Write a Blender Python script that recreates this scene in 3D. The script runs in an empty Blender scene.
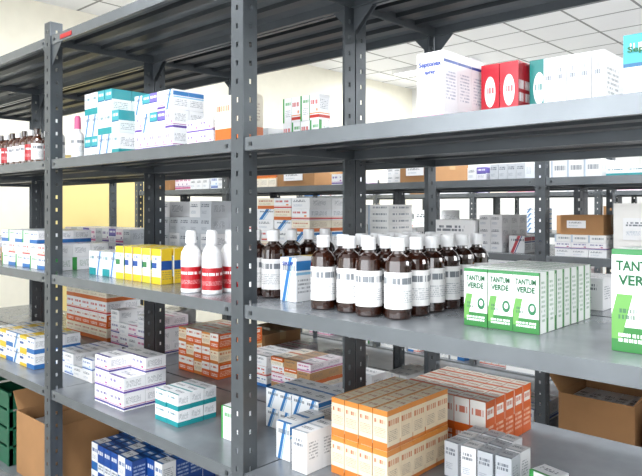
import bpy, math, random
from mathutils import Matrix, Vector
E=1.6
C=bpy.context.collection
# ---------------- materials ----------------
def hx(h):
    r=[int(h[i:i+2],16)/255 for i in (0,2,4)]
    return tuple([(c/12.92 if c<=.04045 else ((c+.055)/1.055)**2.4) for c in r]+[1])
class NT:
    def __init__(s,name,rough=.5,metal=0,coat=0):
        s.m=bpy.data.materials.new(name); s.m.use_nodes=True
        s.n=s.m.node_tree.nodes; s.l=s.m.node_tree.links
        s.b=s.n['Principled BSDF']; s.b.inputs['Roughness'].default_value=rough
        s.b.inputs['Metallic'].default_value=metal
        if coat: s.b.inputs['Coat Weight'].default_value=coat
    def inp(s,sock,v):
        if hasattr(v,'is_linked') or hasattr(v,'links'): s.l.new(v,sock)
        else: sock.default_value=v
    def math(s,op,a,b=0.0,c=None,clamp=False):
        n=s.n.new('ShaderNodeMath'); n.operation=op; n.use_clamp=clamp
        s.inp(n.inputs[0],a); s.inp(n.inputs[1],b)
        if c is not None: s.inp(n.inputs[2],c)
        return n.outputs[0]
    def mix(s,f,a,b):
        n=s.n.new('ShaderNodeMix'); n.data_type='RGBA'
        s.inp(n.inputs[0],f); s.inp(n.inputs[6],a); s.inp(n.inputs[7],b)
        return n.outputs[2]
    def comb(s,x,y,z=0.0):
        n=s.n.new('ShaderNodeCombineXYZ'); s.inp(n.inputs[0],x); s.inp(n.inputs[1],y); s.inp(n.inputs[2],z); return n.outputs[0]
    def noise(s,vec,scale,detail=1.0):
        n=s.n.new('ShaderNodeTexNoise'); s.l.new(vec,n.inputs['Vector']); n.inputs['Scale'].default_value=scale
        n.inputs['Detail'].default_value=detail; return n.outputs['Fac']
def plain(name,col,rough=.5,metal=0,coat=0,var=.0):
    t=NT(name,rough,metal,coat); c=hx(col)
    if var:
        tc=t.n.new('ShaderNodeTexCoord'); f=t.noise(tc.outputs['Object'],9,4)
        f=t.math('MULTIPLY_ADD',f,2.0,-.5,clamp=True)
        d=tuple([x*(1-var) for x in c[:3]]+[1]); l=tuple([min(1,x*(1+var)) for x in c[:3]]+[1])
        t.l.new(t.mix(f,d,l),t.b.inputs['Base Color'])
    else: t.b.inputs['Base Color'].default_value=c
    return t.m
cnt=[0]
def label(name,base,rects,rough=.3):
    t=NT(name,rough); uv=t.n.new('ShaderNodeUVMap'); sp=t.n.new('ShaderNodeSeparateXYZ'); t.l.new(uv.outputs[0],sp.inputs[0])
    u,v=sp.outputs[0],sp.outputs[1]; col=hx(base)
    for r in rects:
        k,u0,v0,u1,v1,c=r[:6]
        cnt[0]+=1
        if k=='c':
            dx=t.math('MULTIPLY',t.math('SUBTRACT',u,(u0+u1)/2),2/(u1-u0)); dy=t.math('MULTIPLY',t.math('SUBTRACT',v,(v0+v1)/2),2/(v1-v0))
            m=t.math('LESS_THAN',t.math('ADD',t.math('MULTIPLY',dx,dx),t.math('MULTIPLY',dy,dy)),1.0)
        else:
            uu=u
            if k=='d': uu=t.math('MULTIPLY_ADD',v,-.45,u)
            m=t.math('MULTIPLY',t.math('COMPARE',uu,(u0+u1)/2,(u1-u0)/2),t.math('COMPARE',v,(v0+v1)/2,(v1-v0)/2))
            if k=='t':
                n=r[6]; f=(r[7] if len(r)>7 else 22.0)*2.0
                if n>2: n=int(n*1.5)
                w=t.math('MULTIPLY_ADD',v,n/(v1-v0),-v0*n/(v1-v0)); fr=t.math('FRACT',w); fl=t.math('FLOOR',w)
                a=t.math('GREATER_THAN',fr,.5 if n>2 else .3)
                q=t.noise(t.comb(t.math('MULTIPLY',u,f),t.math('MULTIPLY',fl,7.3),cnt[0]*1.7),1.0)
                m=t.math('MULTIPLY',t.math('MULTIPLY',m,a),t.math('GREATER_THAN',q,.46))
                m=t.math('MULTIPLY',m,.6 if n>2 else .85)
        col=t.mix(m,col,hx(c))
    t.inp(t.b.inputs['Base Color'],col)
    return t.m
def design(name,base,a,b,style,txt='4a5462'):
    if style==0: F=[('r',0,0,1,.30,a),('t',.08,.62,.92,.80,b,1,9),('t',.1,.38,.8,.54,txt,3,20)]; S=[('r',0,0,1,.30,a),('t',.1,.4,.8,.8,txt,4,14)]
    elif style==1: F=[('r',0,0,.18,1,a),('t',.3,.65,.95,.82,a,1,8),('t',.3,.2,.9,.5,txt,3,20)]; S=[('r',0,0,.25,1,a),('t',.4,.25,.9,.75,b,4,10)]
    elif style==2: F=[('r',0,.55,1,1,a),('t',.1,.68,.9,.86,'ffffff',1,9),('r',0,.49,1,.55,b),('t',.1,.12,.8,.38,txt,3,18)]; S=[('r',0,.55,1,1,a),('t',.1,.1,.8,.42,txt,3,14)]
    elif style==3: F=[('c',.2,.3,.8,.8,'f6f4f0'),('t',.28,.48,.72,.62,a,1,10),('t',.1,.08,.9,.22,'ffffff',2,18)]; S=[('t',.1,.3,.9,.7,'ffffff',2,10)]
    elif style==4: F=[('d',.1,0,.3,1,a),('d',.34,0,.4,1,b),('t',.15,.64,.95,.82,txt,1,9)]; S=[('r',0,.7,1,.92,a),('r',0,.6,1,.66,b),('t',.1,.15,.9,.5,txt,3,14)]
    elif style==5: F=[('r',0,.08,1,.20,a),('r',0,.24,1,.28,b),('t',.08,.54,.85,.78,a,1,8),('c',.7,.32,.86,.46,b)]; S=[('r',0,.08,1,.20,a),('r',0,.24,1,.28,b),('t',.1,.4,.8,.8,txt,4,12)]
    else: F=[('t',.1,.6,.8,.82,txt,2,9),('t',.1,.2,.6,.4,b,3,18)]; S=[('t',.15,.3,.75,.75,txt,4,12)]
    T=[('r',0,0,1,.16,a),('t',.1,.45,.8,.72,txt,2,10)]
    return (label(name+'_front',base,F),label(name+'_side',base,S),label(name+'_top',base,T))
W='f1f2f4'
D={}
D['blue0']=design('box_blue_band',W,'2f70b4','2a5a99',0)
D['teal0']=design('box_teal_band',W,'1f9298','12707c',0)
D['teal2']=design('box_teal_top','e9f3f3','3b9fa8','1c5f8a',2)
D['purple5']=design('box_violet_stripe',W,'5f3f97','a34f9b',5)
D['violet2']=design('box_violet_top','f0eef6','7466b4','3a3f94',2)
D['blue5']=design('box_blue_stripe','eef2f8','3a63b0','8fb6e0',5)
D['green1']=design('box_green_side',W,'3d9b4b','2b7a3a',1)
D['red3']=design('box_red','b81c2c','b81c2c','ffffff',3)
D['red5']=design('box_red_stripe',W,'c4382f','e68a3c',5)
D['orange2']=design('box_orange_top','f0e6d4','d2692a','e89c4c',2)
D['orange0']=design('box_orange_band','efe5d0','cf6a2c','b8541d',0,'8a5a3a')
def yb(n,a,b): return (label(n+'_front','f0f0ea',[('r',0,.80,1,1,a),('r',0,0,1,.20,a),('r',.0,.44,.55,.60,b),('t',.1,.64,.9,.76,b,1,9),('t',.1,.24,.9,.4,'4a5462',3,18)]),
   label(n+'_side',a,[('r',0,.4,1,.66,b),('t',.1,.1,.9,.35,'4a5462',3,14),('r',0,.0,.05,1,'f0f0ea')]),label(n+'_top',a,[('r',.2,.3,.8,.7,'f4f2e6'),('t',.25,.38,.75,.62,b,1,9)]))
D['yelblue']=yb('yellow_blue','e3c02c','234f96'); D['yelgreen']=yb('yellow_green','d8c93a','2b7a45')
D['plain6']=design('box_plain','efeff0','b4bac2','5f7f9f',6)
D['pink5']=design('box_pink','f4eaee','c9508a','7a3f97',5)
D['navyT']=(label('navy_front','eef2f6',[('r',0,.35,1,1,'1d4fa0'),('t',.1,.6,.9,.8,'ffffff',1,9),('t',.1,.08,.9,.28,'4a5462',2,16)]),label('navy_side','1a468f',[('t',.1,.3,.9,.8,'cfe0f4',3,12)]),label('navy_top','14386f',[('r',.12,.15,.88,.85,'2f6fb8'),('t',.2,.35,.8,.65,'ffffff',1,9)]))
D['silver6']=design('box_silver','c6cacf','8a93a0','54667c',6)
D['blue4']=design('box_blue_diag',W,'2f78b8','8ac0e0',4)
D['red4']=design('box_red_diag',W,'c9505a','3a4f94',4)
D['brown6']=design('box_kraft','b98f62','8a6238','6a4828',6)
D['teal3']=design('box_teal','187a76','187a76','ffffff',3)
D['blk5']=design('box_white_violet','f3f2f4','4a3a8a','b23a7a',5)
D['green']=(label('throat_spray_carton_front','f6f7f6',[('r',0,0,1,.24,'2b7a34'),('d',-.16,.12,.12,.56,'63a04a'),('r',0,.945,1,1,'2a7d40'),('t',.12,.08,.9,.18,'ffffff',2,16),('c',.58,.30,.9,.50,'1a6e42'),('c',.66,.36,.82,.46,'f6f7f5'),('t',.12,.30,.5,.42,'3a6a4a',2,16)]),
   label('throat_spray_carton_side','eff2ef',[('r',0,0,.16,1,'2b7a34'),('r',.9,0,1,1,'a0c49a'),('t',.3,.15,.8,.85,'4a8a58',6,9)]),
   label('throat_spray_carton_top','f4f6f4',[('r',0,.0,1,.18,'2a7d40'),('t',.15,.4,.85,.75,'2f8a46',1,9)]))
D['sept']=(label('antiseptic_carton_front','f1eef1',[('r',0,0,1,.10,'e0a3b8'),('c',.12,.12,.6,.42,'e3a9ba'),('r',.3,.15,.42,.38,'f6f4f6'),('r',.2,.22,.52,.31,'f6f4f6'),('t',.1,.46,.9,.60,'5a6a9a',3,18)]),
   label('antiseptic_carton_side','efeff2',[('r',0,.84,1,.88,'2b4fa0'),('t',.15,.3,.85,.72,'7a86a6',6,12)]),
   label('antiseptic_carton_top','f4f4f6',[]))
D['thin']=(label('thin_carton_front','efefee',[('r',0,0,.1,1,'b9c6d6'),('t',.2,.3,.9,.7,'66707c',1,12)]),label('thin_carton_side','ecebea',[('t',.15,.3,.85,.7,'77808c',1,12)]),label('thin_carton_top','f3f3f2',[('t',.2,.4,.8,.7,'66707c',2,12)]))
D['gold']=(label('syrup_carton_front','eddcc0',[('r',0,.86,1,1,'d98a3c'),('r',0,0,1,.20,'cf7a34'),('t',.1,.62,.9,.76,'b8541d',1,10),('t',.1,.3,.9,.55,'8a6a4a',4,18)]),
   label('syrup_carton_side','ead6b6',[('r',0,.86,1,1,'d98a3c'),('t',.1,.55,.9,.75,'c8641d',1,12),('r',0,0,1,.1,'cf7a34'),('t',.1,.2,.8,.48,'7a6450',4,16)]),
   label('syrup_carton_top','f0e2c8',[('r',0,0,.16,1,'dda25c'),('t',.3,.3,.85,.65,'b8641d',1,10)]))
D['orangeS']=(label('orange_carton_front','f2eee8',[('r',0,.0,1,.5,'db6420'),('t',.1,.66,.9,.84,'c8541d',1,9),('t',.1,.12,.9,.34,'ffffff',2,16)]),
   label('orange_carton_side','d9611d',[('r',.14,.66,.86,.86,'f4efe8'),('t',.2,.70,.8,.82,'c8541d',1,10),('t',.1,.12,.9,.5,'ffe8d0',3,14)]),
   label('orange_carton_top','f0e8dc',[('r',0,0,1,.25,'db6420'),('t',.2,.45,.85,.75,'b8641d',1,10)]))
CARD=plain('corrugated_cardboard','a57a50',.8,var=.08)
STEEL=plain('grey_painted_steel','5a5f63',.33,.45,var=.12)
LIP=plain('grey_shelf_lip_highlight','72777b',.26,.45,var=.1)  # same steel made lighter, edge highlight put into the lip colour
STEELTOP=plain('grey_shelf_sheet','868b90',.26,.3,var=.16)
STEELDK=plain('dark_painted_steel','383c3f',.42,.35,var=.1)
STEEL_SHADE=plain('grey_painted_steel_side','4b5054',.36,.45,var=.1)  # same post steel, darker: side-face shade put into the colour
AMBER=plain('amber_glass','2a1107',.05,0,1.0)
AMBER2=plain('amber_glass_light','4a2410',.07,0,1.0)
WHITEP=plain('white_plastic','efeff0',.3)
LBL=label('syrup_label','efeeed',[('t',.0,.6,1,.85,'4a5560',1,7),('t',0,.15,1,.5,'7a828c',4,20)])
REDP=plain('red_label','b01822',.35)
REDL=label('red_bottle_label','b01822',[('t',.1,.6,1,.78,'ffffff',1,8),('t',0,.2,1,.4,'f0d0d0',3,20)])
PINKP=plain('pink_plastic','d0608a',.4)
GREENP=plain('green_crate_plastic','1b5c42',.45)
TAPE=plain('packing_tape','b9976a',.25)
TBLUE=plain('print_blue','1f3f94',.5); TGREEN=plain('print_green','0c5f34',.5); TRED=plain('print_red','b02020',.5)
# ---------------- mesh builder ----------------
class MB:
    def __init__(s): s.v=[];s.f=[];s.uv=[];s.mi=[];s.mats=[];s.sm=[]
    def mat(s,m):
        if m not in s.mats: s.mats.append(m)
        return s.mats.index(m)
    def face(s,pts,uvs,m,smooth=False):
        i=len(s.v); s.v+=pts; s.f.append(tuple(range(i,i+len(pts)))); s.uv+=uvs; s.mi.append(s.mat(m)); s.sm.append(smooth)
    def box(s,x0,x1,y0,y1,z0,z1,m,rot=0.0,M=None):
        if not isinstance(m,tuple): m=(m,m,m)
        cx,cy=(x0+x1)/2,(y0+y1)/2; c,sn=math.cos(rot),math.sin(rot)
        def p(x,y,z):
            if rot: x,y=cx+(x-cx)*c-(y-cy)*sn, cy+(x-cx)*sn+(y-cy)*c
            if M is not None: return tuple(M@Vector((x,y,z)))
            return (x,y,z)
        U=[(0,0),(1,0),(1,1),(0,1)]
        s.face([p(x0,y0,z0),p(x1,y0,z0),p(x1,y0,z1),p(x0,y0,z1)],U,m[0])
        s.face([p(x1,y0,z0),p(x1,y1,z0),p(x1,y1,z1),p(x1,y0,z1)],U,m[1])
        s.face([p(x1,y1,z0),p(x0,y1,z0),p(x0,y1,z1),p(x1,y1,z1)],U,m[0])
        s.face([p(x0,y1,z0),p(x0,y0,z0),p(x0,y0,z1),p(x0,y1,z1)],U,m[1])
        s.face([p(x0,y0,z1),p(x1,y0,z1),p(x1,y1,z1),p(x0,y1,z1)],U,m[2])
        s.face([p(x0,y1,z0),p(x1,y1,z0),p(x1,y0,z0),p(x0,y0,z0)],U,m[2])
    def lathe(s,x,y,z,prof,seg=20,a0=0.0):
        for i in range(len(prof)-1):
            r0,z0,m=prof[i]; r1,z1,_=prof[i+1]
            for k in range(seg):
                a=a0+2*math.pi*k/seg; b=a0+2*math.pi*(k+1)/seg
                u0,u1=k/seg*3,(k+1)/seg*3
                P=[(x+r0*math.cos(a),y+r0*math.sin(a),z+z0),(x+r0*math.cos(b),y+r0*math.sin(b),z+z0),(x+r1*math.cos(b),y+r1*math.sin(b),z+z1),(x+r1*math.cos(a),y+r1*math.sin(a),z+z1)]
                if r0<1e-6: s.face([P[0],P[2],P[3]],[(u0,0),(u1,1),(u0,1)],m)
                elif r1<1e-6: s.face([P[0],P[1],P[2]],[(u0,0),(u1,0),(u1,1)],m)
                else: s.face(P,[(u0%1,0),(u0%1+u1-u0,0),(u0%1+u1-u0,1),(u0%1,1)],m,abs(z1-z0)>1e-5)
    def text(s,txt,x0,x1,y,zc,m,hmax=None):
        vs,fs,w,h=textmesh(txt); k=(x1-x0)/w
        kz=k if not hmax else min(k*1.6,hmax/h)
        i=len(s.v)
        for a,b in vs: s.v.append((x0+a*k,y-.0006,zc+(b-h/2)*kz))
        mi=s.mat(m)
        for f in fs: s.f.append(tuple(i+q for q in f)); s.uv+=[(0,0)]*len(f); s.mi.append(mi); s.sm.append(False)
    def make(s,name,weld=False):
        me=bpy.data.meshes.new(name); me.from_pydata(s.v,[],s.f)
        for m in s.mats: me.materials.append(m)
        me.polygons.foreach_set('material_index',s.mi); me.polygons.foreach_set('use_smooth',s.sm)
        L=me.uv_layers.new(name='UVMap'); L.data.foreach_set('uv',[c for q in s.uv for c in q])
        if weld:
            import bmesh
            bm=bmesh.new(); bm.from_mesh(me); bmesh.ops.remove_doubles(bm,verts=bm.verts,dist=1e-5); bm.to_mesh(me); bm.free()
        me.update(); o=bpy.data.objects.new(name,me); C.objects.link(o); return o
_tc={}
def textmesh(t):
    if t in _tc: return _tc[t]
    c=bpy.data.curves.new('t','FONT'); c.body=t; c.resolution_u=2; c.offset=.03
    o=bpy.data.objects.new('t',c); C.objects.link(o); dg=bpy.context.evaluated_depsgraph_get(); dg.update()
    me=bpy.data.meshes.new_from_object(o.evaluated_get(dg))
    vs=[(v.co.x,v.co.y) for v in me.vertices]; mx=min(a for a,b in vs); my=min(b for a,b in vs)
    vs=[(a-mx,b-my) for a,b in vs]; fs=[tuple(p.vertices) for p in me.polygons]
    w=max(a for a,b in vs); h=max(b for a,b in vs)
    bpy.data.objects.remove(o); bpy.data.curves.remove(c); bpy.data.meshes.remove(me)
    _tc[t]=(vs,fs,w,h); return _tc[t]
rnd=random.Random(7)
LV={'top':E+.19,'mid':E-.26,'low':E-.713,'bot':E-1.16,'up':E+.675,'floor':.1}
EPS=.0008
def grid(name,d,x0,y0,z,bw,bd,bh,nx,ny,nz,gap=.0015,jit=.012,skip=None,txt=None,dd=None):
    mb=MB()
    for k in range(nz):
        for i in range(nx):
            for j in range(ny):
                if skip and skip(i,j,k): continue
                m=D[d] if dd is None else D[dd(i,j,k)]
                X=x0+i*(bw+gap); Y=y0+j*(bd+gap)+rnd.uniform(0,.002); Z=z+EPS+k*(bh+.0006)
                mb.box(X,X+bw,Y,Y+bd,Z,Z+bh,m,rot=rnd.uniform(-jit,jit))
                if txt and j==0:
                    for (s,a,b,zz,hm,tm) in txt: mb.text(s,X+a*bw,X+b*bw,Y-.0012,Z+zz*bh,tm,hm*bh)
    return mb.make(name)
# ---------------- racks ----------------
def flangeX(mb,x0,x1,y,z0,z1,t=.003):
    xc=(x0+x1)/2; hw=.0045
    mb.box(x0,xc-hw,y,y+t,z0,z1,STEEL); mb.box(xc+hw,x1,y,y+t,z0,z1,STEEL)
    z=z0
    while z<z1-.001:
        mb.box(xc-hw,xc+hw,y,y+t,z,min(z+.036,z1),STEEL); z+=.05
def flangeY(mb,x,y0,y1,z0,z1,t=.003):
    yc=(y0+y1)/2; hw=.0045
    mb.box(x,x+t,y0,yc-hw,z0,z1,STEEL_SHADE); mb.box(x,x+t,yc+hw,y1,z0,z1,STEEL_SHADE)
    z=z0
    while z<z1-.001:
        mb.box(x,x+t,yc-hw,yc+hw,z,min(z+.036,z1),STEEL_SHADE); z+=.05
def rack(name,xr,nb,y0,levels,ztop,L=1.16,dep=.47,halves=2,gus=True):
    mb=MB()
    for i in range(nb+1):
        X=xr-i*L
        flangeX(mb,X-.05,X,y0,0,ztop); flangeY(mb,X-.003,y0+.003,y0+.05,0,ztop)
        mb.box(X-.055,X+.005,y0-.005,y0+.055,0,.006,STEELDK)
        for h in range(1,halves+1):
            Y=y0+dep*h
            if h<halves:
                flangeX(mb,X-.05,X,Y-.006,0,ztop); flangeY(mb,X-.003,Y-.053,Y-.006,0,ztop)
                flangeX(mb,X-.05,X,Y+.003,0,ztop); flangeY(mb,X-.003,Y+.006,Y+.053,0,ztop)
            else:
                flangeX(mb,X-.05,X,Y-.003,0,ztop); flangeY(mb,X-.003,Y-.05,Y-.003,0,ztop)
    for i in range(nb):
        xa=xr-(i+1)*L+.001; xb=xr-i*L-.004
        for h in range(halves):
            ya=y0+dep*h+.0045; yb=y0+dep*(h+1)-.0065
            for z in levels:
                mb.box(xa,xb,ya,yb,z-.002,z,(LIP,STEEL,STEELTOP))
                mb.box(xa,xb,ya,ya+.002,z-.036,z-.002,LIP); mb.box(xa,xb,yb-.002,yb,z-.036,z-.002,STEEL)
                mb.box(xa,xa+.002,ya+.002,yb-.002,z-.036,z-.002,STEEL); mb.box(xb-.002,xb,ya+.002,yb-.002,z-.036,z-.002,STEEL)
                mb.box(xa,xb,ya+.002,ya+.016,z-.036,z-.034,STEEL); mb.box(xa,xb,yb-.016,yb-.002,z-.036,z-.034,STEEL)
                for q in (.25,.5,.75):
                    yc=ya+(yb-ya)*q
                    mb.box(xa+.003,xb-.003,yc-.022,yc+.022,z-.018,z-.0025,STEELDK)
                for bx in (xa+.02,xb-.075): mb.box(bx,bx+.01,ya-.003,ya,z-.024,z-.014,STEELDK)
            if not gus: continue
            z=levels[-1]-.036
            for sx,xx in ((1,xa+.001),(-1,xb-.001)):
                for yy in (ya+.003,yb-.005):
                    a=[(xx,yy,z),(xx+sx*.08,yy,z),(xx,yy,z-.08)]
                    b=[(p[0],p[1]+.002,p[2]) for p in a]
                    mb.face(a,[(0,0)]*3,STEEL); mb.face(b,[(0,0)]*3,STEEL)
                    mb.face([a[1],b[1],b[2],a[2]],[(0,0)]*4,STEEL)
    if gus: mb.box(-1.08,-.99,.0015,.0043,levels[-1]-.028,levels[-1]-.012,TRED)
    return mb.make(name)
rack('storage_rack',1.16,4,0.0,[LV['floor'],LV['bot'],LV['low'],LV['mid'],LV['top'],LV['up']],E+.73)
R2=[.12,E-1.05,E-.64,E-.22,E+.14]
rack('storage_rack',2.388,5,1.75,R2,E+.34,gus=False)
rack('storage_rack',2.9,6,4.3,R2,E+.3,gus=False)

# ---------------- top shelf stock ----------------
z=LV['top']
grid('antiseptic_carton_stack','sept',.497,.09,z,.070,.058,.155,1,3,1,txt=[('Septonex',.08,.92,.82,.10,TBLUE),('spray',.3,.7,.70,.06,TBLUE)])
grid('red_medicine_carton','red3',.575,.24,z,.045,.03,.142,2,3,1,jit=.02)
grid('teal_medicine_carton','teal3',.675,.28,z,.045,.08,.145,1,1,1)
grid('white_medicine_carton_row','plain6',.735,.22,z,.024,.11,.13,5,2,1,jit=.015)
grid('throat_tablet_carton','teal2',.945,.07,z,.09,.05,.112,1,2,1,txt=[('Septolete',.08,.92,.75,.12,TGREEN)])
grid('small_medicine_carton_stack','green1',-.16,.30,z,.038,.05,.078,4,1,2,dd=lambda i,j,k:'green1' if (i+k)%2 else 'red5')
grid('cream_medicine_carton','orange2',-.20,.06,z,.072,.06,.135,2,1,1,dd=lambda i,j,k:'orange0')
grid('violet_medicine_carton_stack','purple5',-.355,.07,z,.065,.05,.04,2,1,2)
grid('blue_medicine_carton_stack','blue5',-.66,.07,z,.045,.06,.064,5,2,3,dd=lambda i,j,k:('violet2','purple5','blue4','teal2')[(i+k)%4] if k else 'purple5')
grid('teal_medicine_carton_stack','teal2',-1.04,.08,z,.050,.08,.082,5,2,3,jit=.02,skip=lambda i,j,k:k==2 and i==4,dd=lambda i,j,k:('teal2','blue4','teal0','teal2')[(k+i//2)%4])
def nasal(mb,x,y,z,h=.17,cap=PINKP,r=.024):
    mb.lathe(x,y,z,[(0,EPS,WHITEP),(r,EPS,WHITEP),(r,h*.12,LBL),(r,h*.5,WHITEP),(r*.95,h*.58,WHITEP),(r*.45,h*.66,WHITEP),(r*.45,h*.7,cap),(r*.55,h*.7,cap),(r*.5,h*.95,cap),(r*.3,h,cap),(0,h,cap)],18)
mb=MB()
for x,y in ((-1.235,.07),(-1.115,.09),(-1.115,.15),(-1.30,.08),(-1.37,.1)): nasal(mb,x,y,z,.175,cap=PINKP if y>.08 else WHITEP)
mb.make('nasal_spray_bottle_group')
def syrup(mb,x,y,z,h=.19,r=.0325,lb=LBL,cap=WHITEP,gl=AMBER):
    a=rnd.uniform(0,6)
    mb.lathe(x,y,z,[(0,EPS,gl),(r*.94,EPS,gl),(r,.004,gl),(r,h*.13,lb),(r+.0004,h*.13,lb),(r+.0004,h*.58,gl),(r,h*.58,gl),(r,h*.66,gl),(r*.93,h*.715,gl),(r*.72,h*.765,gl),(r*.45,h*.80,gl),(r*.40,h*.84,cap),(r*.52,h*.84,cap),(r*.52,h*.985,cap),(r*.46,h,cap),(0,h,cap)],24,a)
mb=MB()
for i in range(7):
    for j in range(2): syrup(mb,-1.88+i*.066+rnd.uniform(-.004,.004),.09+j*.07,z,.155,.025,lb=REDL if i%4==1 else LBL,gl=AMBER2,cap=WHITEP if i%2 else AMBER)
mb.make('small_syrup_bottle_row')

# ---------------- mid shelf stock ----------------
z=LV['mid']
mb=MB()
for i in range(4):
    for j in range(6):
        y=.105+j*.073+(.012 if i%2 else 0)
        syrup(mb,.20+i*.0745+rnd.uniform(-.003,.003),y+rnd.uniform(-.003,.003),z)
mb.make('syrup_bottle_group')
mb=MB()
for x,y in ((-.055,.16),(-.13,.16),(-.055,.235),(-.13,.235),(-.055,.31),(-.13,.31),(-.055,.385)): syrup(mb,x,y,z,.195,.033)
mb.make('syrup_bottle_group')
grid('throat_spray_carton_row','green',.585,.145,z,.0565,.039,.126,3,7,1,jit=.01,txt=[('TANTUM',.1,.9,.84,.10,TGREEN),('VERDE',.14,.86,.71,.10,TGREEN)])
grid('throat_spray_carton','green',.915,.10,z,.098,.06,.185,1,2,1,jit=0,txt=[('TANTUM',.08,.92,.84,.10,TGREEN),('VERDE',.12,.88,.70,.10,TGREEN)])
grid('cough_syrup_carton','blue5',.012,.125,z,.062,.075,.122,1,2,1,jit=.02,txt=[('SIRUP',.15,.85,.86,.09,TBLUE)],dd=lambda i,j,k:'yelblue' if j else 'blue4')
def redb(mb,x,y,z,h=.19,r=.031):
    mb.lathe(x,y,z,[(0,EPS,WHITEP),(r*.95,EPS,WHITEP),(r,.005,WHITEP),(r,h*.07,REDL),(r,h*.42,WHITEP),(r,h*.58,WHITEP),(r*.93,h*.66,WHITEP),(r*.6,h*.75,WHITEP),(r*.42,h*.77,WHITEP),(r*.42,h*.80,WHITEP),(r*.56,h*.80,WHITEP),(r*.52,h*.97,WHITEP),(r*.42,h,WHITEP),(0,h,WHITEP)],24)
mb=MB()
for x,y in ((-.325,.065),(-.245,.085),(-.32,.14),(-.24,.16),(-.32,.215),(-.24,.235)): redb(mb,x,y,z)
mb.make('disinfectant_bottle_group')
grid('yellow_medicine_carton_row','yelblue',-.84,.10,z,.052,.045,.12,5,3,1,jit=.06,gap=.008,dd=lambda i,j,k:'yelgreen' if i in(0,3) else 'yelblue')
grid('teal_medicine_carton_row','teal0',-1.06,.11,z,.05,.05,.092,4,2,1,dd=lambda i,j,k:'blue4' if i%2 else 'teal0')
grid('white_medicine_carton_row','plain6',-1.135,.26,z,.06,.06,.10,4,2,1)
grid('white_medicine_carton_stack','plain6',-1.80,.06,z,.075,.08,.053,7,3,3,skip=lambda i,j,k:k==2 and i>4,dd=lambda i,j,k:('green1','plain6','blue0','red5')[(i*2+k)%4])
grid('striped_carton_stack','red4',-.72,.60,z,.095,.12,.042,4,2,7,gap=.003,skip=lambda i,j,k:k==6 and i==0,dd=lambda i,j,k:('red5','plain6','blue4','orange0')[(i+k)%4])
grid('thin_carton_stack','thin',-.145,.60,z,.09,.13,.022,2,1,12,jit=.03)
grid('grey_medicine_carton_stack','silver6',-1.40,.60,z,.078,.10,.072,6,2,4,skip=lambda i,j,k:k==3 and i in(2,3),dd=lambda i,j,k:('silver6','plain6','silver6')[(i*k+i)%3])
grid('violet_medicine_carton_row','purple5',-2.30,.60,z,.07,.10,.075,10,2,2,dd=lambda i,j,k:('violet2','pink5','silver6','purple5')[(i+k)%4])
grid('white_medicine_carton_row','plain6',.15,.64,z,.07,.08,.09,4,2,1,dd=lambda i,j,k:('plain6','purple5')[i%2])
grid('violet_medicine_carton','blk5',.53,.55,z,.07,.07,.08,3,2,1,dd=lambda i,j,k:('plain6','blk5')[i%2])

# ---------------- low shelf stock ----------------
z=LV['low']
grid('orange_medicine_carton_stack','gold',.165,.17,z,.045,.055,.101,4,5,2,jit=.018,gap=.0022)
grid('orange_medicine_carton_row','orangeS',.10,.56,z,.05,.058,.15,6,5,1,jit=.018,gap=.0022)
grid('silver_medicine_carton_group','silver6',.40,.36,z,.042,.05,.092,4,3,1,jit=.09,gap=.007,skip=lambda i,j,k:i==3 and j==2,dd=lambda i,j,k:('silver6','plain6','silver6')[(i+j)%3])
grid('dark_medicine_carton','green1',.62,.40,z,.07,.06,.06,1,1,1,jit=.3)
grid('striped_carton_stack','blue4',-.24,.30,z,.058,.08,.062,4,2,2)
grid('white_medicine_carton_row','blue5',-.02,.14,z,.055,.07,.105,1,2,1,jit=.04,dd=lambda i,j,k:'blue4')
grid('white_medicine_carton','plain6',.075,.11,z,.055,.06,.11,1,2,1,jit=.03)
grid('white_medicine_carton_stack','plain6',-.72,.60,z,.075,.08,.04,2,2,3,dd=lambda i,j,k:('blue0','red5','plain6')[k])
grid('mixed_medicine_carton_stack','red5',-.54,.60,z,.07,.09,.032,3,2,4,jit=.05,dd=lambda i,j,k:('brown6','pink5','red5','orange2')[(k+i)%4])
grid('white_medicine_carton','plain6',-.30,.78,z,.12,.09,.08,1,1,1)
grid('white_medicine_carton_stack','plain6',-.91,.055,z,.1,.085,.057,2,2,3,jit=.03,skip=lambda i,j,k:k==2 and i==1 and j==0,dd=lambda i,j,k:('blk5','purple5')[k%2])
grid('teal_medicine_carton_group','teal0',-.565,.09,z,.066,.05,.052,2,3,2,jit=.05)
grid('orange_medicine_carton_stack','orange2',-1.08,.54,z,.055,.08,.062,5,3,3,jit=.01,dd=lambda i,j,k:('orangeS','orangeS','gold')[(i+k)%3])
grid('white_medicine_carton_stack','blk5',-1.46,.16,z,.08,.075,.045,4,3,2,skip=lambda i,j,k:k==1 and i==2,dd=lambda i,j,k:('plain6','blue5','plain6')[(i+k)%3])
grid('pink_medicine_carton_stack','pink5',-1.78,.60,z,.085,.09,.06,5,2,3,skip=lambda i,j,k:k==2 and i in(1,2),dd=lambda i,j,k:('pink5','blk5','plain6')[(i+k)%3])
grid('yellow_medicine_carton_row','blue4',-1.98,.09,z,.075,.07,.067,6,3,2,dd=lambda i,j,k:('blue4','yelblue','blue0')[i%3])
grid('orange_striped_carton_stack','orange2',-2.28,.60,z,.09,.1,.07,5,2,4,dd=lambda i,j,k:('orange0','orangeS','red5')[k%3])
grid('green_medicine_carton','green1',-.26,.13,z,.05,.05,.10,2,1,1)

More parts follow.
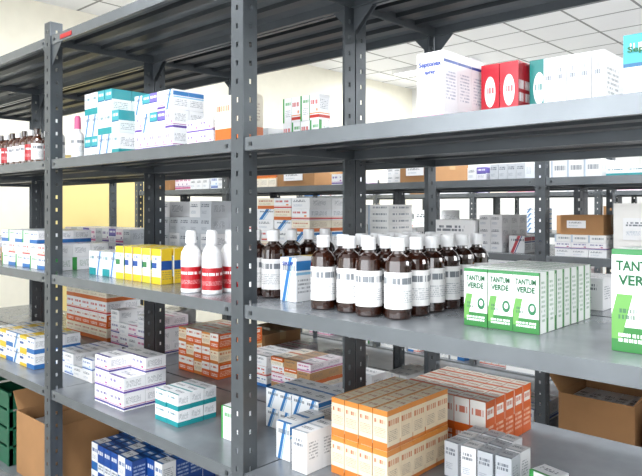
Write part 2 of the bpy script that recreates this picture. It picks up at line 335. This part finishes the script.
# ---------------- bottom shelf stock ----------------
z=LV['bot']
grid('blue_medicine_carton_stack','navyT',-1.12,.15,z,.05,.06,.108,8,5,2,jit=.02,skip=lambda i,j,k:k==1 and i>5 and j<1,dd=lambda i,j,k:'navyT' if (i+j)%4 else 'blue0')
def carton(name,x0,x1,y0,y1,z,h,flap=.09,mat=CARD,open_=True):
    mb=MB(); t=.004; z+=EPS
    mb.box(x0,x1,y0,y1,z,z+t,mat)
    mb.box(x0,x1,y0,y0+t,z+t,z+h,mat); mb.box(x0,x1,y1-t,y1,z+t,z+h,mat)
    mb.box(x0,x0+t,y0+t,y1-t,z+t,z+h,mat); mb.box(x1-t,x1,y0+t,y1-t,z+t,z+h,mat)
    if open_:
        for (cx,sg) in ((x0+t,-1),(x1-t,1)):
            M=Matrix.Translation((cx,(y0+y1)/2,z+h))@Matrix.Rotation(sg*math.radians(35),4,'Y')
            mb.box(-t/2,t/2,-(y1-y0)/2+t,(y1-y0)/2-t,0,flap,mat,M=M)
        M=Matrix.Translation(((x0+x1)/2,y1-t,z+h))@Matrix.Rotation(math.radians(-20),4,'X')
        mb.box(-(x1-x0)/2+t,(x1-x0)/2-t,-t/2,t/2,0,flap,mat,M=M)
        n=int((x1-x0-.02)/.06)
        for i in range(n):
            mb.box(x0+.01+i*.06,x0+.066+i*.06,y0+.012,y1-.012,z+t,z+h*.8,D[('plain6','blue5','green1')[i%3]])
    else:
        mb.box(x0,x1,y0,(y0+y1)/2-.001,z+h,z+h+t,mat); mb.box(x0,x1,(y0+y1)/2+.001,y1,z+h,z+h+t,mat)
        mb.box(x0-.0005,x1+.0005,(y0+y1)/2-.025,(y0+y1)/2+.025,z+h-.05,z+h+t+.0005,TAPE)
        mb.box(x0+.15*(x1-x0),x0+.6*(x1-x0),y0-.001,y0,z+h*.35,z+h*.75,D['plain6'])
    return mb.make(name)
carton('cardboard_carton',-1.58,-1.24,.04,.34,z,.27)
def crate(name,x0,x1,y0,y1,z,h):
    mb=MB(); z+=EPS; t=.006
    mb.box(x0,x1,y0,y1,z,z+t,GREENP)
    for k in range(4):
        za=z+t+k*(h/4); zb=za+h/4-.012
        if k==3: zb=z+h
        for a in ((x0,x1,y0,y0+t),(x0,x1,y1-t,y1),(x0,x0+t,y0,y1),(x1-t,x1,y0,y1)): mb.box(*a,za,zb,GREENP)
    for cx in (x0,x1-.02,(x0+x1)/2-.01):
        for cy in (y0-.003,y1-.017): mb.box(cx,cx+.02,cy,cy+.02,z,z+h,GREENP)
    mb.box(x0-.008,x1+.008,y0-.008,y0+t,z+h-.014,z+h,GREENP); mb.box(x0-.008,x1+.008,y1-t,y1+.008,z+h-.014,z+h,GREENP)
    return mb.make(name)
crate('plastic_crate',-2.2,-1.66,.04,.42,z,.33)

# ---------------- random stock ----------------
keys=['blue0','teal0','purple5','blue5','green1','red5','orange2','plain6','plain6','plain6','violet2','pink5','silver6','blue4','red4','blk5','thin','thin','brown6','plain6']
def stock(name,x0,x1,y0,y1,z,hmax,seed,gapp=.12,cart=.12):
    r=random.Random(seed); mb=MB(); x=x0; any_=False
    while x<x1-.09:
        if r.random()<gapp: x+=r.uniform(.06,.2); continue
        if r.random()<cart:
            w=min(r.uniform(.2,.34),x1-x); h=min(hmax,r.uniform(.14,.26))
            if w>.15:
                m=CARD if r.random()<.85 else D['plain6']
                mb.box(x,x+w,y0+.01,y1-.01,z+EPS,z+h,m,rot=r.uniform(-.02,.02))
                if m is CARD: mb.box(x-.0005,x+w+.0005,(y0+y1)/2-.03,(y0+y1)/2+.03,z+h-.05,z+h+.001,TAPE); mb.box(x+w*.2,x+w*.7,y0+.003,y0+.0055,z+h*.3,z+h*.7,D['plain6'])
                x+=w+.012; any_=True; continue
        d=r.choice(keys); d2=r.choice(keys) if r.random()<.3 else d
        bw=r.uniform(.045,.095); bh=r.uniform(.035,.12); bd=r.uniform(.07,.12)
        nx=r.randint(2,4)
        while nx>1 and x+nx*(bw+.002)>x1: nx-=1
        if x+nx*(bw+.002)>x1: break
        nz=max(1,int(r.uniform(.3,1)*hmax/bh)); yo=r.uniform(0,.06); ny=max(1,int((y1-y0-yo)/(bd+.002)))
        ny=min(ny,3)
        nt=r.randint(1,nx)
        for k in range(nz):
            for i in range(nx):
                if k==nz-1 and i>=nt and nz>1: continue
                for j in range(ny):
                    X=x+i*(bw+.002);Y=y0+yo+j*(bd+.002);Z=z+EPS+k*(bh+.0006)
                    mb.box(X,X+bw,Y,Y+bd,Z,Z+bh,D[d if (k+i)%2 else d2],rot=r.uniform(-.012,.012))
        x+=nx*(bw+.002)+r.uniform(.005,.03); any_=True
    if any_: mb.make(name)
sd=100
for i in range(3):
    xr=1.16-1.16*i; stock('assorted_medicine_cartons',xr-1.15,xr-.06,.55,.92,LV['top'],.10,sd+i,cart=0)
stock('assorted_medicine_cartons',-2.30,-1.92,.1,.4,LV['top'],.2,7)
stock('assorted_medicine_cartons',-2.30,-1.86,.1,.4,LV['mid'],.2,8)
for k,(z_,hm) in enumerate(((LV['bot'],.26),(LV['floor'],.2))):
    for i in range(3):
        xr=1.16-1.16*i; stock('assorted_medicine_cartons',xr-1.10,xr-.06,.56,.92,z_,hm,sd+20+i+k*5,cart=.4)
stock('assorted_medicine_cartons',-.55,-.08,.1,.4,LV['bot'],.15,31)
stock('assorted_medicine_cartons',.05,.9,.1,.4,LV['bot'],.2,33)
for ri,(ry,xr,nb,lv) in enumerate(((1.75,2.388,5,R2),(4.3,2.9,6,R2))):
    for li,zz in enumerate(lv):
        hm=.12 if li==len(lv)-1 else (.27 if ri else .2)
        for b in range(nb):
            x1=xr-b*1.16-.06; x0=x1-1.09
            if ri==0 and b==1 and li==3: x0=.68
            if ri==0 and b==1 and li==1: x0=.5
            stock('assorted_medicine_cartons',x0,x1,ry+.03,ry+.40,zz,hm,1000+ri*500+li*20+b,gapp=.3,cart=.5 if li in(1,2,3) else .12)
z=R2[3]
grid('white_medicine_carton_stack','plain6',.10,1.78,z,.075,.12,.032,3,2,3,jit=.03,dd=lambda i,j,k:('plain6','blk5','thin')[k])
carton('cardboard_carton',.12,.31,1.80,2.05,z+.0985,.085,open_=False)
carton('white_shipping_carton',.36,.62,1.78,2.12,z,.235,mat=plain('white_cardboard','eceae6',.7),open_=False)
carton('cardboard_carton',.11,.44,1.80,2.13,R2[1],.2)

# ---------------- room ----------------
def grid_mat(name,base,line,size,lw,rough=.8,nz=0.04):
    t=NT(name,rough); tc=t.n.new('ShaderNodeTexCoord'); sp=t.n.new('ShaderNodeSeparateXYZ'); t.l.new(tc.outputs['Object'],sp.inputs[0])
    ms=None
    for k in (0,1):
        f=t.math('FRACT',t.math('MULTIPLY',sp.outputs[k],1/size)); m=t.math('LESS_THAN',f,lw/size)
        ms=m if ms is None else t.math('MAXIMUM',ms,m)
    b=hx(base); d=tuple([c*(1-nz*3) for c in b[:3]]+[1])
    f=t.noise(tc.outputs['Object'],14,5); c=t.mix(f,b,d)
    t.l.new(t.mix(ms,c,hx(line)),t.b.inputs['Base Color']); return t.m
def slab(name,x0,x1,y0,y1,z0,z1,m):
    mb=MB(); mb.box(x0,x1,y0,y1,z0,z1,m); return mb.make(name)
XL,XR,YB,YF,ZC=-4.6,5.0,7.4,-3.2,3.5
WALL=plain('cream_wall_paint','efead9',.8,var=.03); WALL2=plain('white_wall_paint','f0f0ee',.8,var=.02)
slab('floor',XL,XR,YF,YB,-.1,0,grid_mat('grey_floor_tiles','bcbbb8','8c8a86',.4,.006,.35))
slab('ceiling',XL,XR,YF,YB,ZC,ZC+.1,grid_mat('white_ceiling_tiles','f8f8f9','949494',.6,.026,.9,.015))
slab('wall_left',XL-.1,XL,YF,YB,0,ZC,WALL); slab('wall_right',XR,XR+.1,YF,YB,0,ZC,WALL2)
slab('wall_back',XL,XR,YB,YB+.1,0,ZC,WALL2); slab('wall_front',XL,XR,YF-.1,YF,0,ZC,WALL2)
YEL=plain('pale_yellow_door_paint','e6d28c',.5)
mb=MB(); mb.box(XL+.001,XL+.045,1.5,2.6,0.002,2.1,YEL); mb.box(XL+.001,XL+.07,1.43,1.5,0.002,2.17,WHITEP); mb.box(XL+.001,XL+.07,2.6,2.67,0.002,2.17,WHITEP); mb.box(XL+.001,XL+.07,1.5,2.6,2.1,2.17,WHITEP)
mb.box(XL+.045,XL+.09,1.58,1.60,1.0,1.02,STEELDK); mb.box(XL+.08,XL+.095,1.58,1.70,1.0,1.02,STEELDK)
mb.make('door_1')
def emis(name,col,st):
    t=NT(name); t.b.inputs['Emission Color'].default_value=hx(col); t.b.inputs['Emission Strength'].default_value=st; t.b.inputs['Base Color'].default_value=hx('ffffff'); return t.m
PAN=emis('fluorescent_diffuser','fbfdff',5)
def area(name,loc,rot,sx,sy,p,col=(1,1,1),parent=None):
    l=bpy.data.lights.new(name,'AREA'); l.shape='RECTANGLE'; l.size=sx; l.size_y=sy; l.energy=p; l.color=col
    o=bpy.data.objects.new(name,l); C.objects.link(o); o.location=loc; o.rotation_euler=rot
    if parent: o.parent=parent
for px,py,pw in ((-2.6,-1.2,32),(.6,-1.3,42),(3,-1.2,34),(-2.6,1.35,42),(.6,1.35,44),(3,1.35,40),(-2.6,3.2,62),(.6,3.2,66),(3.2,3.2,62),(-3.4,6.2,70),(3.4,5.9,80)):
    mb=MB(); mb.box(px-.6,px+.6,py-.15,py+.15,ZC-.05,ZC-.0005,WHITEP); mb.box(px-.57,px+.57,py-.12,py+.12,ZC-.056,ZC-.0505,PAN)
    o=mb.make('ceiling_light')
    area('lamp_tube',(px,py,ZC-.07),(0,0,0),1.15,.28,pw,(.94,.97,1),o)
mb=MB(); mb.box(XR-.16,XR-.001,1.0,7.0,2.55,2.60,WHITEP); mb.box(XR-.17,XR-.16,1.0,7.0,2.55,2.64,WHITEP); mb.box(XR-.15,XR-.02,1.05,6.95,2.6005,2.62,PAN)  # added strip out of view, put in to brighten the ceiling
o=mb.make('added_ceiling_fill_strip'); area('added_ceiling_fill',(XR-.09,4,2.64),(0,math.radians(180+35),0),.12,5.8,130,(.94,.97,1),o)
mb=MB(); mb.box(-1.6,3.0,YF+.001,YF+.02,1.0,3.0,emis('front_fill_glow','f4f8ff',1.0))  # added glowing pane behind the camera, put in to light the carton fronts
for x in (-1.65,-.1,1.45,3.0): mb.box(x,x+.05,YF+.001,YF+.06,.95,3.05,WHITEP)
for zz in (.95,3.0): mb.box(-1.65,3.05,YF+.001,YF+.06,zz,zz+.05,WHITEP)
w=mb.make('added_fill_window_1')
area('front_fill',(.7,YF+.08,2.0),(math.radians(90),0,0),4.5,2.0,100,(.92,.96,1),w)
wd=bpy.data.worlds.new('w'); bpy.context.scene.world=wd; wd.use_nodes=True
wd.node_tree.nodes['Background'].inputs[0].default_value=(.8,.88,1,1); wd.node_tree.nodes['Background'].inputs[1].default_value=.5
# ---------------- camera ----------------
cam=bpy.data.cameras.new('camera'); co=bpy.data.objects.new('camera',cam); C.objects.link(co)
co.location=(1.324,-1.118,E); co.rotation_euler=(math.radians(90),0,math.atan2(.681,.733))
cam.lens=36; cam.sensor_width=36; cam.shift_y=-30/642; cam.clip_start=.05
bpy.context.scene.camera=co
bpy.context.scene.view_settings.view_transform='Standard'
